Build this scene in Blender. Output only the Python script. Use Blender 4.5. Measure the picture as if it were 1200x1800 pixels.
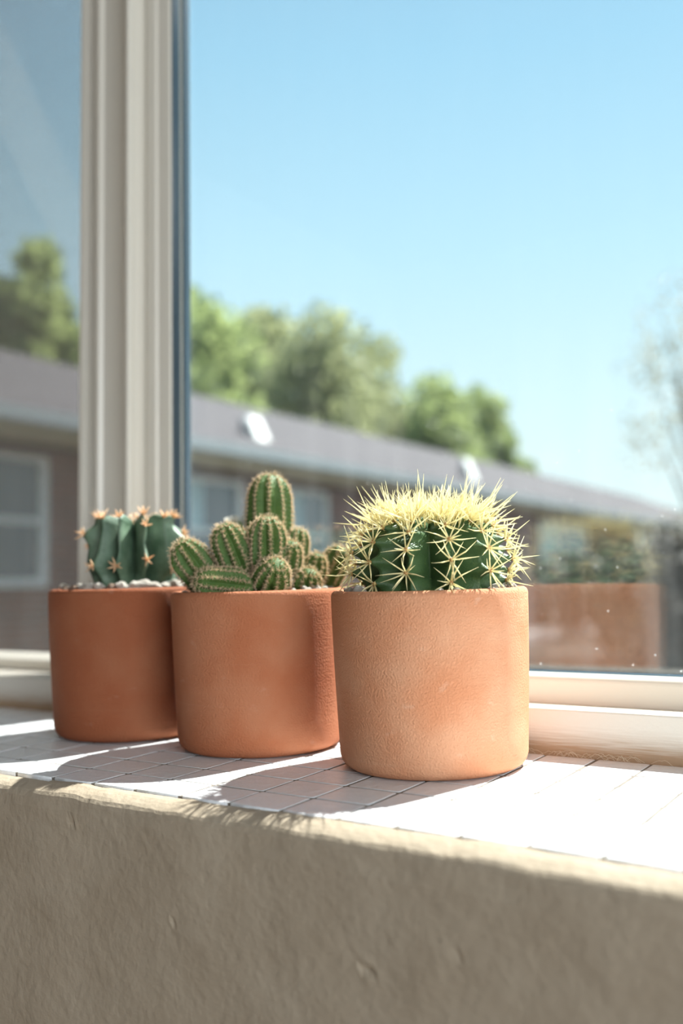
import bpy, bmesh, math, random
from mathutils import Vector, Matrix, noise
PI = math.pi
random.seed(7)
scn = bpy.context.scene
for o in list(bpy.data.objects): bpy.data.objects.remove(o)
C = scn.collection

# ------------------------------------------------------------------ camera
F_PX = 1682.5
cam_d = bpy.data.cameras.new('camera'); cam = bpy.data.objects.new('camera', cam_d); C.objects.link(cam)
R = Matrix(((0.8333213, 0.05599564, 0.54994554), (0.55255903, -0.05568754, -0.83161134), (-0.01594149, 0.99687682, -0.07734651)))
cam.matrix_world = Matrix.Translation((0.26598, -0.49442, 0.10215)) @ R.to_4x4()
cam_d.sensor_fit = 'VERTICAL'; cam_d.sensor_height = 36.0; cam_d.sensor_width = 24.0
cam_d.lens = F_PX / 1800 * 36.0
cam_d.clip_start = 0.02; cam_d.clip_end = 500
cam_d.dof.use_dof = True; cam_d.dof.focus_distance = 0.53; cam_d.dof.aperture_fstop = 4.0
scn.camera = cam

# ------------------------------------------------------------------ exposure
vs = scn.view_settings
vs.view_transform = 'Standard'; vs.look = 'None'; vs.gamma = 1.0; vs.exposure = 0.0; vs.use_curve_mapping = False

# ------------------------------------------------------------------ sky
SILL_TILT = 0.02129
w = bpy.data.worlds.new('sky'); scn.world = w; w.use_nodes = True
nt = w.node_tree; nt.nodes.clear()
out = nt.nodes.new('ShaderNodeOutputWorld'); bg = nt.nodes.new('ShaderNodeBackground')
tc = nt.nodes.new('ShaderNodeTexCoord'); sep = nt.nodes.new('ShaderNodeSeparateXYZ')
rmp = nt.nodes.new('ShaderNodeValToRGB')
nt.links.new(tc.outputs['Generated'], sep.inputs[0]); nt.links.new(sep.outputs['Z'], rmp.inputs[0])
e = rmp.color_ramp.elements
e[0].position = 0.0; e[0].color = (1.26, 1.38, 1.34, 1)
e[1].position = 1.0; e[1].color = (0.10, 0.28, 0.62, 1)
for p, c in ((0.07, (1.18, 1.38, 1.38, 1)), (0.18, (1.04, 1.34, 1.42, 1)), (0.33, (0.80, 1.20, 1.42, 1)), (0.5, (0.56, 0.99, 1.30, 1))):
    k = rmp.color_ramp.elements.new(p); k.color = c
# thin low clouds
nz = nt.nodes.new('ShaderNodeTexNoise'); nz.inputs['Scale'].default_value = 5; nz.inputs['Detail'].default_value = 5
mp = nt.nodes.new('ShaderNodeMapping'); mp.inputs['Scale'].default_value = (1, 1, 4)
nt.links.new(tc.outputs['Generated'], mp.inputs[0]); nt.links.new(mp.outputs[0], nz.inputs['Vector'])
cr = nt.nodes.new('ShaderNodeMapRange'); cr.inputs[1].default_value = 0.5; cr.inputs[2].default_value = 0.72
lw = nt.nodes.new('ShaderNodeMapRange'); lw.inputs[1].default_value = 0.22; lw.inputs[2].default_value = 0.06
nt.links.new(nz.outputs['Fac'], cr.inputs[0]); nt.links.new(sep.outputs['Z'], lw.inputs[0])
ml = nt.nodes.new('ShaderNodeMath'); ml.operation = 'MULTIPLY'; nt.links.new(cr.outputs[0], ml.inputs[0]); nt.links.new(lw.outputs[0], ml.inputs[1])
mx = nt.nodes.new('ShaderNodeMixRGB'); nt.links.new(ml.outputs[0], mx.inputs[0]); nt.links.new(rmp.outputs[0], mx.inputs[1]); mx.inputs[2].default_value = (1.4, 1.4, 1.36, 1)
nt.links.new(mx.outputs[0], bg.inputs[0]); bg.inputs[1].default_value = 1.0
nt.links.new(bg.outputs[0], out.inputs[0])

# ------------------------------------------------------------------ sun, and an unseen area light added to fill the room
s_d = bpy.data.lights.new('sun', 'SUN'); sun = bpy.data.objects.new('sun', s_d); C.objects.link(sun)
tilt = Matrix.Rotation(SILL_TILT, 3, 'X')
sd = tilt @ Vector((0.235, 0.745, 1.0)); sd.normalize()
sun.rotation_euler = sd.to_track_quat('Z', 'Y').to_euler(); sun.location = sd * 4
s_d.energy = 22.0; s_d.angle = math.radians(0.53); s_d.color = (1.0, 0.97, 0.92)
a_d = bpy.data.lights.new('added_room_fill', 'AREA'); al = bpy.data.objects.new('added_room_fill', a_d); C.objects.link(al)
a_d.shape = 'RECTANGLE'; a_d.size = 1.7; a_d.size_y = 1.3; a_d.energy = 58; a_d.color = (0.88, 0.95, 1.0)
al.location = (2.08, -1.5, 0.45); al.rotation_euler = Vector((1, 0, 0)).to_track_quat('Z', 'Y').to_euler()

# ------------------------------------------------------------------ material helpers
def mat(name, col, rough=0.6, spec=0.5, bump=None, var=None, **kw):
    m = bpy.data.materials.new(name); m.use_nodes = True
    n = m.node_tree; b = n.nodes['Principled BSDF']
    b.inputs['Base Color'].default_value = (*col, 1); b.inputs['Roughness'].default_value = rough
    b.inputs['Specular IOR Level'].default_value = spec
    for k, v in kw.items(): b.inputs[k.replace('_', ' ')].default_value = v
    t = n.nodes.new('ShaderNodeTexCoord')
    if var:      # (scale, amount, colour2)
        z = n.nodes.new('ShaderNodeTexNoise'); z.inputs['Scale'].default_value = var[0]; z.inputs['Detail'].default_value = 6
        n.links.new(t.outputs['Object'], z.inputs['Vector'])
        r = n.nodes.new('ShaderNodeMapRange'); r.inputs[1].default_value = 0.35; r.inputs[2].default_value = 0.7; r.inputs[4].default_value = var[1]
        n.links.new(z.outputs['Fac'], r.inputs[0])
        x = n.nodes.new('ShaderNodeMixRGB'); x.inputs[1].default_value = (*col, 1); x.inputs[2].default_value = (*var[2], 1)
        n.links.new(r.outputs[0], x.inputs[0]); n.links.new(x.outputs[0], b.inputs['Base Color'])
    if bump:     # list of (scale, distance, detail)
        prev = None
        for sc, ds, dt in bump:
            z = n.nodes.new('ShaderNodeTexNoise'); z.inputs['Scale'].default_value = sc; z.inputs['Detail'].default_value = dt
            n.links.new(t.outputs['Object'], z.inputs['Vector'])
            u = n.nodes.new('ShaderNodeBump'); u.inputs['Distance'].default_value = ds; u.inputs['Strength'].default_value = 1.0
            n.links.new(z.outputs['Fac'], u.inputs['Height'])
            if prev: n.links.new(prev.outputs[0], u.inputs['Normal'])
            prev = u
        n.links.new(prev.outputs[0], b.inputs['Normal'])
    return m

def leaf_mat(name, col, tr, mixf=0.45, var=None, rough=0.5):
    m = bpy.data.materials.new(name); m.use_nodes = True
    n = m.node_tree; b = n.nodes['Principled BSDF']; b.inputs['Base Color'].default_value = (*col, 1); b.inputs['Roughness'].default_value = rough
    t = n.nodes.new('ShaderNodeBsdfTranslucent'); t.inputs[0].default_value = (*tr, 1)
    x = n.nodes.new('ShaderNodeMixShader'); x.inputs[0].default_value = mixf
    n.links.new(b.outputs[0], x.inputs[1]); n.links.new(t.outputs[0], x.inputs[2])
    n.links.new(x.outputs[0], n.nodes['Material Output'].inputs[0])
    if var:
        tcn = n.nodes.new('ShaderNodeTexCoord'); z = n.nodes.new('ShaderNodeTexNoise'); z.inputs['Scale'].default_value = var[0]; z.inputs['Detail'].default_value = 3
        n.links.new(tcn.outputs['Object'], z.inputs['Vector'])
        r = n.nodes.new('ShaderNodeMapRange'); r.inputs[1].default_value = 0.4; r.inputs[2].default_value = 0.62
        n.links.new(z.outputs['Fac'], r.inputs[0])
        c = n.nodes.new('ShaderNodeMixRGB'); c.inputs[1].default_value = (*col, 1); c.inputs[2].default_value = (*var[1], 1)
        n.links.new(r.outputs[0], c.inputs[0]); n.links.new(c.outputs[0], b.inputs['Base Color'])
    return m

M_plaster = mat('wall_plaster', (0.360, 0.292, 0.215), 0.8, 0.25, bump=[(16, 0.0035, 6), (220, 0.0006, 3)], var=(26, 0.6, (0.44, 0.37, 0.285)))
M_room = mat('room_paint', (0.36, 0.35, 0.34), 0.9, 0.2)
M_floor = mat('wood_floor', (0.26, 0.19, 0.14), 0.5, 0.4, var=(8, 0.6, (0.18, 0.12, 0.08)))
M_grout = mat('grout', (0.26, 0.235, 0.205), 0.95, 0.1, bump=[(700, 0.0005, 2)], var=(60, 0.7, (0.16, 0.14, 0.12)))
M_tile = mat('glazed_tile', (0.83, 0.85, 0.88), 0.28, 0.6, bump=[(180, 0.0006, 2), (1500, 0.00012, 2)], var=(500, 0.3, (0.66, 0.65, 0.65)))
M_gasket = mat('rubber_gasket', (0.030, 0.060, 0.085), 0.28, 0.6, bump=[(900, 0.0002, 2)])
M_wire = mat('screen_wire', (0.03, 0.032, 0.035), 0.6, 0.3)
M_pebble = mat('white_pebble', (0.88, 0.82, 0.73), 0.8, 0.3, bump=[(500, 0.0012, 4)], var=(180, 0.4, (0.72, 0.60, 0.48)))
M_pebble2 = mat('brown_pebble', (0.32, 0.22, 0.16), 0.8, 0.3, bump=[(500, 0.001, 4)])
M_soil = mat('potting_soil', (0.16, 0.09, 0.055), 0.95, 0.1, bump=[(400, 0.004, 4)], var=(250, 0.6, (0.30, 0.2, 0.13)))
M_lint = leaf_mat('dust_fibre', (0.75, 0.68, 0.55), (0.8, 0.72, 0.6))

# painted vinyl with grime that settles low on the outer face
def vinyl(name, col, grime_z0, grime_z1, amount):
    m = mat(name, col, 0.38, 0.5, bump=[(300, 0.0002, 3)])
    n = m.node_tree; b = n.nodes['Principled BSDF']
    t = n.nodes.new('ShaderNodeTexCoord'); s = n.nodes.new('ShaderNodeSeparateXYZ'); n.links.new(t.outputs['Object'], s.inputs[0])
    mr = n.nodes.new('ShaderNodeMapRange'); mr.inputs[1].default_value = grime_z1; mr.inputs[2].default_value = grime_z0; n.links.new(s.outputs['Z'], mr.inputs[0])
    mp = n.nodes.new('ShaderNodeMapping'); mp.inputs['Scale'].default_value = (40, 400, 900); n.links.new(t.outputs['Object'], mp.inputs[0])
    z = n.nodes.new('ShaderNodeTexNoise'); z.inputs['Scale'].default_value = 1; z.inputs['Detail'].default_value = 8; n.links.new(mp.outputs[0], z.inputs['Vector'])
    k = n.nodes.new('ShaderNodeMath'); k.operation = 'MULTIPLY_ADD'; k.inputs[1].default_value = 1.2; k.inputs[2].default_value = -0.6
    n.links.new(z.outputs['Fac'], k.inputs[0])
    a = n.nodes.new('ShaderNodeMath'); a.operation = 'ADD'; a.use_clamp = True; n.links.new(mr.outputs[0], a.inputs[0]); n.links.new(k.outputs[0], a.inputs[1])
    p = n.nodes.new('ShaderNodeMath'); p.operation = 'MULTIPLY'; n.links.new(a.outputs[0], p.inputs[0]); n.links.new(mr.outputs[0], p.inputs[1])
    q = n.nodes.new('ShaderNodeMath'); q.operation = 'MULTIPLY'; q.inputs[1].default_value = amount; q.use_clamp = True; n.links.new(p.outputs[0], q.inputs[0])
    x = n.nodes.new('ShaderNodeMixRGB'); x.inputs[1].default_value = (*col, 1); x.inputs[2].default_value = (0.36, 0.24, 0.145, 1)
    n.links.new(q.outputs[0], x.inputs[0]); n.links.new(x.outputs[0], b.inputs['Base Color'])
    return m
M_vinyl = vinyl('window_vinyl', (0.64, 0.60, 0.53), -0.001, 0.021, 2.0)
M_vinyl2 = mat('mullion_vinyl', (0.65, 0.615, 0.545), 0.35, 0.5)

def glass_mat(name, dirt, ior, seed):
    m = bpy.data.materials.new(name); m.use_nodes = True; n = m.node_tree; n.nodes.clear()
    o = n.nodes.new('ShaderNodeOutputMaterial'); tr = n.nodes.new('ShaderNodeBsdfTransparent'); gl = n.nodes.new('ShaderNodeBsdfGlossy')
    tr.inputs[0].default_value = (0.975, 0.99, 0.99, 1); gl.inputs['Roughness'].default_value = 0.0
    fr = n.nodes.new('ShaderNodeFresnel'); gb = n.nodes.new('ShaderNodeNewGeometry')     # same reflectance on both faces of the thin pane
    iq = n.nodes.new('ShaderNodeMapRange'); iq.inputs[3].default_value = ior; iq.inputs[4].default_value = 1 / ior
    n.links.new(gb.outputs['Backfacing'], iq.inputs[0]); n.links.new(iq.outputs[0], fr.inputs[0])
    x = n.nodes.new('ShaderNodeMixShader'); n.links.new(fr.outputs[0], x.inputs[0]); n.links.new(tr.outputs[0], x.inputs[1]); n.links.new(gl.outputs[0], x.inputs[2])
    if dirt:
        t = n.nodes.new('ShaderNodeTexCoord')
        df = n.nodes.new('ShaderNodeBsdfTranslucent'); df.inputs[0].default_value = (0.9, 0.9, 0.9, 1)
        mp = n.nodes.new('ShaderNodeMapping'); mp.inputs['Scale'].default_value = (60, 1, 5); mp.inputs['Location'].default_value = (seed, 0, 0)
        n.links.new(t.outputs['Object'], mp.inputs[0])
        st = n.nodes.new('ShaderNodeTexNoise'); st.inputs['Scale'].default_value = 1; st.inputs['Detail'].default_value = 6; n.links.new(mp.outputs[0], st.inputs['Vector'])
        r1 = n.nodes.new('ShaderNodeMapRange'); r1.inputs[1].default_value = 0.42; r1.inputs[2].default_value = 0.75; r1.inputs[3].default_value = dirt * 0.5; r1.inputs[4].default_value = dirt * 3.4
        n.links.new(st.outputs['Fac'], r1.inputs[0])
        # more grime near the bottom rail
        s = n.nodes.new('ShaderNodeSeparateXYZ'); n.links.new(t.outputs['Object'], s.inputs[0])
        lo = n.nodes.new('ShaderNodeMapRange'); lo.inputs[1].default_value = 0.30; lo.inputs[2].default_value = 0.03; lo.inputs[3].default_value = 0.10; lo.inputs[4].default_value = 1.0; n.links.new(s.outputs['Z'], lo.inputs[0])
        mu = n.nodes.new('ShaderNodeMath'); mu.operation = 'MULTIPLY'; n.links.new(r1.outputs[0], mu.inputs[0]); n.links.new(lo.outputs[0], mu.inputs[1])
        # dried specks
        vo = n.nodes.new('ShaderNodeTexVoronoi'); vo.inputs['Scale'].default_value = 130; n.links.new(t.outputs['Object'], vo.inputs['Vector'])
        sp = n.nodes.new('ShaderNodeMapRange'); sp.inputs[1].default_value = 0.11; sp.inputs[2].default_value = 0.05; n.links.new(vo.outputs['Distance'], sp.inputs[0])
        pick = n.nodes.new('ShaderNodeMath'); pick.operation = 'GREATER_THAN'; pick.inputs[1].default_value = 0.80
        sx = n.nodes.new('ShaderNodeSeparateColor'); n.links.new(vo.outputs['Color'], sx.inputs[0]); n.links.new(sx.outputs[0], pick.inputs[0])
        s2 = n.nodes.new('ShaderNodeMath'); s2.operation = 'MULTIPLY'; n.links.new(sp.outputs[0], s2.inputs[0]); n.links.new(pick.outputs[0], s2.inputs[1])
        s3 = n.nodes.new('ShaderNodeMath'); s3.operation = 'MULTIPLY'; n.links.new(s2.outputs[0], s3.inputs[0]); n.links.new(lo.outputs[0], s3.inputs[1])
        s4 = n.nodes.new('ShaderNodeMath'); s4.operation = 'MULTIPLY'; s4.inputs[1].default_value = 0.30; n.links.new(s3.outputs[0], s4.inputs[0])
        ad = n.nodes.new('ShaderNodeMath'); ad.operation = 'ADD'; ad.use_clamp = True; n.links.new(mu.outputs[0], ad.inputs[0]); n.links.new(s4.outputs[0], ad.inputs[1])
        x2 = n.nodes.new('ShaderNodeMixShader'); n.links.new(ad.outputs[0], x2.inputs[0]); n.links.new(x.outputs[0], x2.inputs[1]); n.links.new(df.outputs[0], x2.inputs[2]); x = x2
    n.links.new(x.outputs[0], o.inputs[0]); return m
M_glass = glass_mat('dusty_glass', 0.0075, 1.74, 3.0)
M_glass3 = glass_mat('sash_glass', 0.004, 1.50, 5.0)
M_glass2 = glass_mat('clean_glass', 0.0, 1.70, 0.0)

# ------------------------------------------------------------------ mesh helpers
def link(o, parent=None):
    C.objects.link(o)
    if parent: o.parent = parent
    return o
def mesh_obj(name, verts, faces, m, parent=None, smooth=False, loc=None):
    me = bpy.data.meshes.new(name); me.from_pydata(verts, [], faces); me.update()
    if m: me.materials.append(m)
    if smooth: me.polygons.foreach_set('use_smooth', [True] * len(me.polygons))
    o = bpy.data.objects.new(name, me); link(o, parent)
    if loc: o.location = loc
    return o
def tag(o, label=None, cat=None, group=None, kind=None):
    if label: o['label'] = label
    if cat: o['category'] = cat
    if group: o['group'] = group
    if kind: o['kind'] = kind
    return o
def empty(name, loc=(0, 0, 0), rot=(0, 0, 0), parent=None):
    o = bpy.data.objects.new(name, None); link(o, parent); o.location = loc; o.rotation_euler = rot; o.empty_display_size = 0.02
    return o
class MB:
    def __init__(s): s.v = []; s.f = []
    def add(s, v, f):
        k = len(s.v); s.v += [tuple(p) for p in v]; s.f += [tuple(i + k for i in q) for q in f]
    def box(s, x0, x1, y0, y1, z0, z1):
        s.add([(x, y, z) for x in (x0, x1) for y in (y0, y1) for z in (z0, z1)],
              [(0, 1, 3, 2), (4, 6, 7, 5), (0, 4, 5, 1), (2, 3, 7, 6), (0, 2, 6, 4), (1, 5, 7, 3)])
    def prism(s, poly, axis, a, b):      # poly in the two other axes, extruded along axis
        n = len(poly)
        def P(p, t): return (p[0], p[1], t) if axis == 2 else ((t, p[0], p[1]) if axis == 0 else (p[0], t, p[1]))
        v = [P(p, a) for p in poly] + [P(p, b) for p in poly]
        s.add(v, [(i, (i + 1) % n, n + (i + 1) % n, n + i) for i in range(n)] + [tuple(range(n))[::-1], tuple(range(n, 2 * n))])
    def cone(s, p0, p1, r0, r1, n=5):
        p0 = Vector(p0); p1 = Vector(p1); d = (p1 - p0).normalized()
        u = d.orthogonal().normalized(); w_ = d.cross(u)
        v = []
        for p, r in ((p0, r0), (p1, r1)):
            for i in range(n):
                a = 2 * PI * i / n; v.append(p + (u * math.cos(a) + w_ * math.sin(a)) * r)
        s.add(v, [(i, (i + 1) % n, n + (i + 1) % n, n + i) for i in range(n)] + [tuple(range(n))[::-1], tuple(range(n, 2 * n))])
    def tube(s, pts, rads, n=6):
        pts = [Vector(p) for p in pts]; k = len(s.v); prev = None
        for j, p in enumerate(pts):
            d = (pts[min(j + 1, len(pts) - 1)] - pts[max(j - 1, 0)]).normalized()
            u = d.orthogonal() if prev is None else prev - d * prev.dot(d)
            u = u.normalized(); prev = u; w_ = d.cross(u); r = rads[j] if hasattr(rads, '__len__') else rads
            for i in range(n):
                a = 2 * PI * i / n; s.v.append(tuple(p + (u * math.cos(a) + w_ * math.sin(a)) * r))
        for j in range(len(pts) - 1):
            for i in range(n):
                s.f.append((k + j * n + i, k + j * n + (i + 1) % n, k + (j + 1) * n + (i + 1) % n, k + (j + 1) * n + i))
        s.f.append(tuple(k + i for i in range(n))[::-1]); s.f.append(tuple(k + (len(pts) - 1) * n + i for i in range(n)))
    def build(s, name, m, parent=None, smooth=False): return mesh_obj(name, s.v, s.f, m, parent, smooth)
def bevel(o, wd, seg=2):
    b = o.modifiers.new('bevel', 'BEVEL'); b.width = wd; b.segments = seg; b.limit_method = 'ANGLE'; b.angle_limit = math.radians(40)
    for p in o.data.polygons: p.use_smooth = True
    return o
def lathe(prof, n=128):
    v = []; f = []
    m = len(prof)
    for i in range(n):
        a = 2 * PI * i / n
        for r, z in prof: v.append((r * math.cos(a), r * math.sin(a), z))
    for i in range(n):
        k = (i + 1) % n
        for j in range(m - 1): f.append((i * m + j, k * m + j, k * m + j + 1, i * m + j + 1))
    f.append(tuple(i * m for i in range(n))[::-1]); f.append(tuple(i * m + m - 1 for i in range(n)))
    return v, f

# ------------------------------------------------------------------ room shell
X0, X1 = -0.80, 0.70             # window opening
TOP = 1.15; FLOOR = -0.80; CEIL = 1.70
YF = -0.142; YB = 0.20           # wall faces
RX0, RX1, RY = -2.15, 2.15, -3.4
mb = MB()
mb.box(RX0, X0, YF, YB, FLOOR, CEIL); mb.box(X1, RX1, YF, YB, FLOOR, CEIL); mb.box(X0, X1, YF, YB, TOP, CEIL)
# parapet under the window with a hand-finished rounded plaster lip
prof = [(-0.060, -0.0100), (-0.1230, -0.0100), (-0.1240, -0.0050), (-0.1266, -0.0038), (-0.1280, -0.0036), (-0.1310, -0.0043), (-0.1340, -0.0053), (-0.1366, -0.0064), (-0.1388, -0.0076), (-0.1402, -0.0091), (-0.1410, -0.0112), (-0.1414, -0.016)] + [(-0.1416, -0.021 - 0.0035 * k_) for k_ in range(38)] + [(-0.1416, -0.25), (-0.1416, FLOOR)]
WALL_DENTS = [(0.0419, -0.0595, 0.0032, 0.0011), (-0.1427, -0.0195, 0.0026, 0.0013), (0.085, -0.045, 0.002, 0.0006), (-0.07, -0.060, 0.0015, 0.0007)]
NX = 620; v = []; f = []
for i in range(NX + 1):
    x = X0 + (X1 - X0) * i / NX
    n1 = noise.noise(Vector((x * 9, 3.1, 0))); n2 = noise.noise(Vector((x * 45, 7.7, 0))); n3 = noise.noise(Vector((x * 170, 1.7, 0)))
    for j, (y, z) in enumerate(prof):
        dy = dz = 0
        if 2 <= j <= 11:
            q = noise.noise(Vector((x * 60, j * 0.6, 5))) * 0.0005
            dz = n1 * 0.0009 + n2 * 0.0008 + n3 * 0.0005 * (1 if j > 7 else 0.5) + q; dy = n2 * 0.0007 + q
            if 2 <= j <= 4 and x < -0.10: dz -= 0.0012 * max(0, noise.noise(Vector((x * 22, 9, 2))) + 0.3) + (0.0018 if x < -0.175 else 0)
        if j >= 12:
            dy = noise.noise(Vector((x * 6, z * 8, 4))) * 0.0012 + noise.noise(Vector((x * 38, z * 55, 8))) * 0.00035 + noise.noise(Vector((x * 110 + z * 60, z * 160, 2))) * 0.00018
            for (dx_, dz_, rr_, dd_) in WALL_DENTS:
                q_ = math.hypot(x - dx_, (z - dz_) * 1.2) / rr_; dy += dd_ * math.exp(-q_ ** 4) - dd_ * .35 * math.exp(-((q_ - 1.3) * 4) ** 2)
        v.append((x, y + dy, z + dz))
m_ = len(prof)
for i in range(NX):
    for j in range(m_ - 1): f.append((i * m_ + j, i * m_ + j + 1, (i + 1) * m_ + j + 1, (i + 1) * m_ + j))
mb.add(v, f)
mb.box(X0, X1, -0.06, YB, FLOOR, -0.0099)
tag(mb.build('wall_north', M_plaster), kind='structure')
for nm, b in (('wall_west', (RX0 - .1, RX0, RY, YB, FLOOR, CEIL)), ('wall_east', None), ('wall_south', (RX0 - .1, RX1 + .1, RY - .1, RY, FLOOR, CEIL)),
              ('floor', (RX0 - .1, RX1 + .1, RY - .1, YB, FLOOR - .1, FLOOR)), ('ceiling', (RX0 - .1, RX1 + .1, RY - .1, YB, CEIL, CEIL + .1))):
    q = MB()
    if b: q.box(*b)
    else:
        q.box(RX1, RX1 + .1, RY, -2.4, FLOOR, CEIL); q.box(RX1, RX1 + .1, -0.6, YB, FLOOR, CEIL)
        q.box(RX1, RX1 + .1, -2.4, -0.6, FLOOR, -0.25); q.box(RX1, RX1 + .1, -2.4, -0.6, 1.15, CEIL)
    tag(q.build(nm, M_floor if nm == 'floor' else M_room), kind='structure')
q = MB()
for b in ((-2.4, -0.6, -0.25, -0.20), (-2.4, -0.6, 1.10, 1.15), (-2.4, -2.35, -0.2, 1.1), (-0.65, -0.6, -0.2, 1.1), (-1.52, -1.48, -0.2, 1.1)):
    q.box(RX1 - 0.005, RX1 + .09, b[0], b[1], b[2], b[3])
tag(q.build('added_fill_window', M_vinyl2), kind='structure')  # unseen window frame, added to give the fill light an opening

# ------------------------------------------------------------------ window_1 : fixed pane and mullion, window_2 : sliding sash with insect screen
def arc(cx_, cy_, r, a0, a1, n=6): return [(cx_ + r * math.cos(math.radians(a0 + (a1 - a0) * i / n)), cy_ + r * math.sin(math.radians(a0 + (a1 - a0) * i / n))) for i in range(n + 1)]
win1 = tag(empty('window_1', (0, 0, 0)), kind='structure')
q = MB()
low = [(0.05, -0.0098), (0.05, 0.0268)] + arc(0.0512, 0.0270, 0.0012, 180, 90, 4) + [(0.0530, 0.0279), (0.0540, 0.0272), (0.0545, 0.0266), (0.093, 0.0258), (0.13, 0.0256), (0.198, 0.020), (0.198, -0.0098)]
q.prism(low, 0, X0, X1); q.build('lower_frame', M_vinyl, win1, False)
q = MB()
rail = [(0.095, 0.0257), (0.095, 0.0392)] + arc(0.0990, 0.0392, 0.0040, 180, 95, 6) + [(0.1215, 0.0426), (0.1215, 0.0257)]
q.prism(rail, 0, -0.3176, X1); o = q.build('bottom_rail', M_vinyl2, win1, True)
es = o.modifiers.new('split', 'EDGE_SPLIT'); es.split_angle = math.radians(35)
q = MB(); q.prism([(0.1216, 0.026), (0.1216, 0.0420), (0.1226, 0.0428), (0.1250, 0.0424), (0.1262, 0.0410), (0.1275, 0.0424), (0.1298, 0.0432), (0.1304, 0.040), (0.1304, 0.026)], 0, -0.3165, X1)
q.build('gasket', M_gasket, win1, True)
q = MB(); q.prism([(0.1345, 0.0258), (0.1345, 0.0385), (0.1415, 0.0385), (0.1415, 0.0258)], 0, -0.3165, X1); q.build('spacer', M_gasket, win1)
mull = [(-0.4045, 0.178), (-0.4045, 0.1115), (-0.4032, 0.1088), (-0.4010, 0.1082), (-0.3985, 0.1088), (-0.3962, 0.1120), (-0.3585, 0.1125), (-0.3570, 0.1115), (-0.3570, 0.1022)] + arc(-0.3556, 0.1022, 0.0014, 180, 270, 4) + arc(-0.3536, 0.1024, 0.0016, 270, 360, 4) + \
       [(-0.3520, 0.1080), (-0.3524, 0.1092), (-0.3520, 0.1104), (-0.3520, 0.1186), (-0.3506, 0.1208), (-0.3480, 0.1208)] + arc(-0.3448, 0.1204, 0.0032, 180, 270, 5) + [(-0.3360, 0.1172)] + arc(-0.3360, 0.1190, 0.0018, 270, 350, 4)[1:] + [(-0.3335, 0.1196), (-0.3200, 0.1192)] + arc(-0.3200, 0.1205, 0.0013, 270, 360, 3)[1:] + [(-0.3187, 0.1416), (-0.3640, 0.1430), (-0.3640, 0.178)]
q = MB(); q.prism(mull, 2, 0.0240, TOP); o = q.build('mullion', M_vinyl2, win1, True)
es = o.modifiers.new('split', 'EDGE_SPLIT'); es.split_angle = math.radians(35)
q = MB(); q.prism([(-0.3186, 0.1212), (-0.3176, 0.1216), (-0.3166, 0.1226), (-0.3164, 0.1250), (-0.3175, 0.1262), (-0.3175, 0.1270), (-0.3164, 0.1282), (-0.3166, 0.1300), (-0.3186, 0.1303)], 2, 0.0258, TOP)
q.build('gasket', M_gasket, win1, True)
q = MB(); q.prism([(-0.3186, 0.1345), (-0.3150, 0.1345), (-0.3150, 0.1415), (-0.3186, 0.1415)], 2, 0.0258, TOP); q.build('spacer', M_gasket, win1)
q = MB(); q.box(-0.3186, X1 - 0.022, 0.1305, 0.1335, 0.026, TOP - 0.03); q.build('pane', M_glass, win1)
q = MB(); q.box(-0.3186, X1 - 0.022, 0.1420, 0.1450, 0.026, TOP - 0.03); q.build('pane', M_glass2, win1)
q = MB(); q.box(X1 - 0.03, X1 - 0.0005, 0.10, 0.178, 0.0262, TOP - 0.0005); q.build('side_frame', M_vinyl2, win1)
q = MB(); q.box(-0.3180, X1 - 0.031, 0.10, 0.178, TOP - 0.035, TOP - 0.0005); q.build('head_frame', M_vinyl2, win1)

win2 = tag(empty('window_2', (0, 0, 0)), kind='structure')
sash = [(-0.4360, 0.170), (-0.4360, 0.1186), (-0.4352, 0.1180), (-0.4300, 0.1180), (-0.4285, 0.1184), (-0.4275, 0.1196), (-0.4262, 0.1200), (-0.4205, 0.1212), (-0.4180, 0.1232), (-0.4168, 0.1275), (-0.4168, 0.170)]
q = MB(); q.prism(sash, 2, 0.0260, TOP - 0.002); o = q.build('sash_stile', M_vinyl2, win2, True)
es = o.modifiers.new('split', 'EDGE_SPLIT'); es.split_angle = math.radians(35)
q = MB(); q.prism([(-0.4167, 0.150), (-0.4046, 0.150), (-0.4046, 0.176), (-0.4167, 0.176)], 2, 0.0260, TOP - 0.002); q.build('weather_seal', M_gasket, win2)
q = MB(); q.prism([(0.1185, 0.0259), (0.1185, 0.0340), (0.1200, 0.0358), (0.1225, 0.0366), (0.148, 0.0385), (0.170, 0.0385), (0.170, 0.0259)], 0, X0 + 0.0005, -0.4361); q.build('sash_rail', M_vinyl2, win2)
q = MB(); q.box(X0 + 0.0005, -0.4361, 0.10, 0.17, TOP - 0.035, TOP - 0.0005); q.build('head_frame', M_vinyl2, win2)
q = MB(); q.box(X0 + 0.0005, X0 + 0.03, 0.10, 0.17, 0.0386, TOP - 0.036); q.build('side_frame', M_vinyl2, win2)
q = MB(); q.box(X0 + 0.02, -0.4355, 0.1500, 0.1530, 0.038, TOP - 0.03); q.build('pane', M_glass3, win2)
q = MB(); WR = 0.00014
n_ = int((-0.434 - (X0 + 0.02)) / 0.00142)
for i in range(n_):
    x = X0 + 0.02 + i * 0.00142; q.box(x - WR, x + WR, 0.1800, 0.1803, 0.030, 0.95)
for i in range(int(0.92 / 0.00142)):
    z = 0.030 + i * 0.00142; q.box(X0 + 0.02, -0.430, 0.1803, 0.1806, z - WR, z + WR)
tag(q.build('insect_screen', M_wire, win2), 'fine grey insect screen mesh', kind='stuff')
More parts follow.
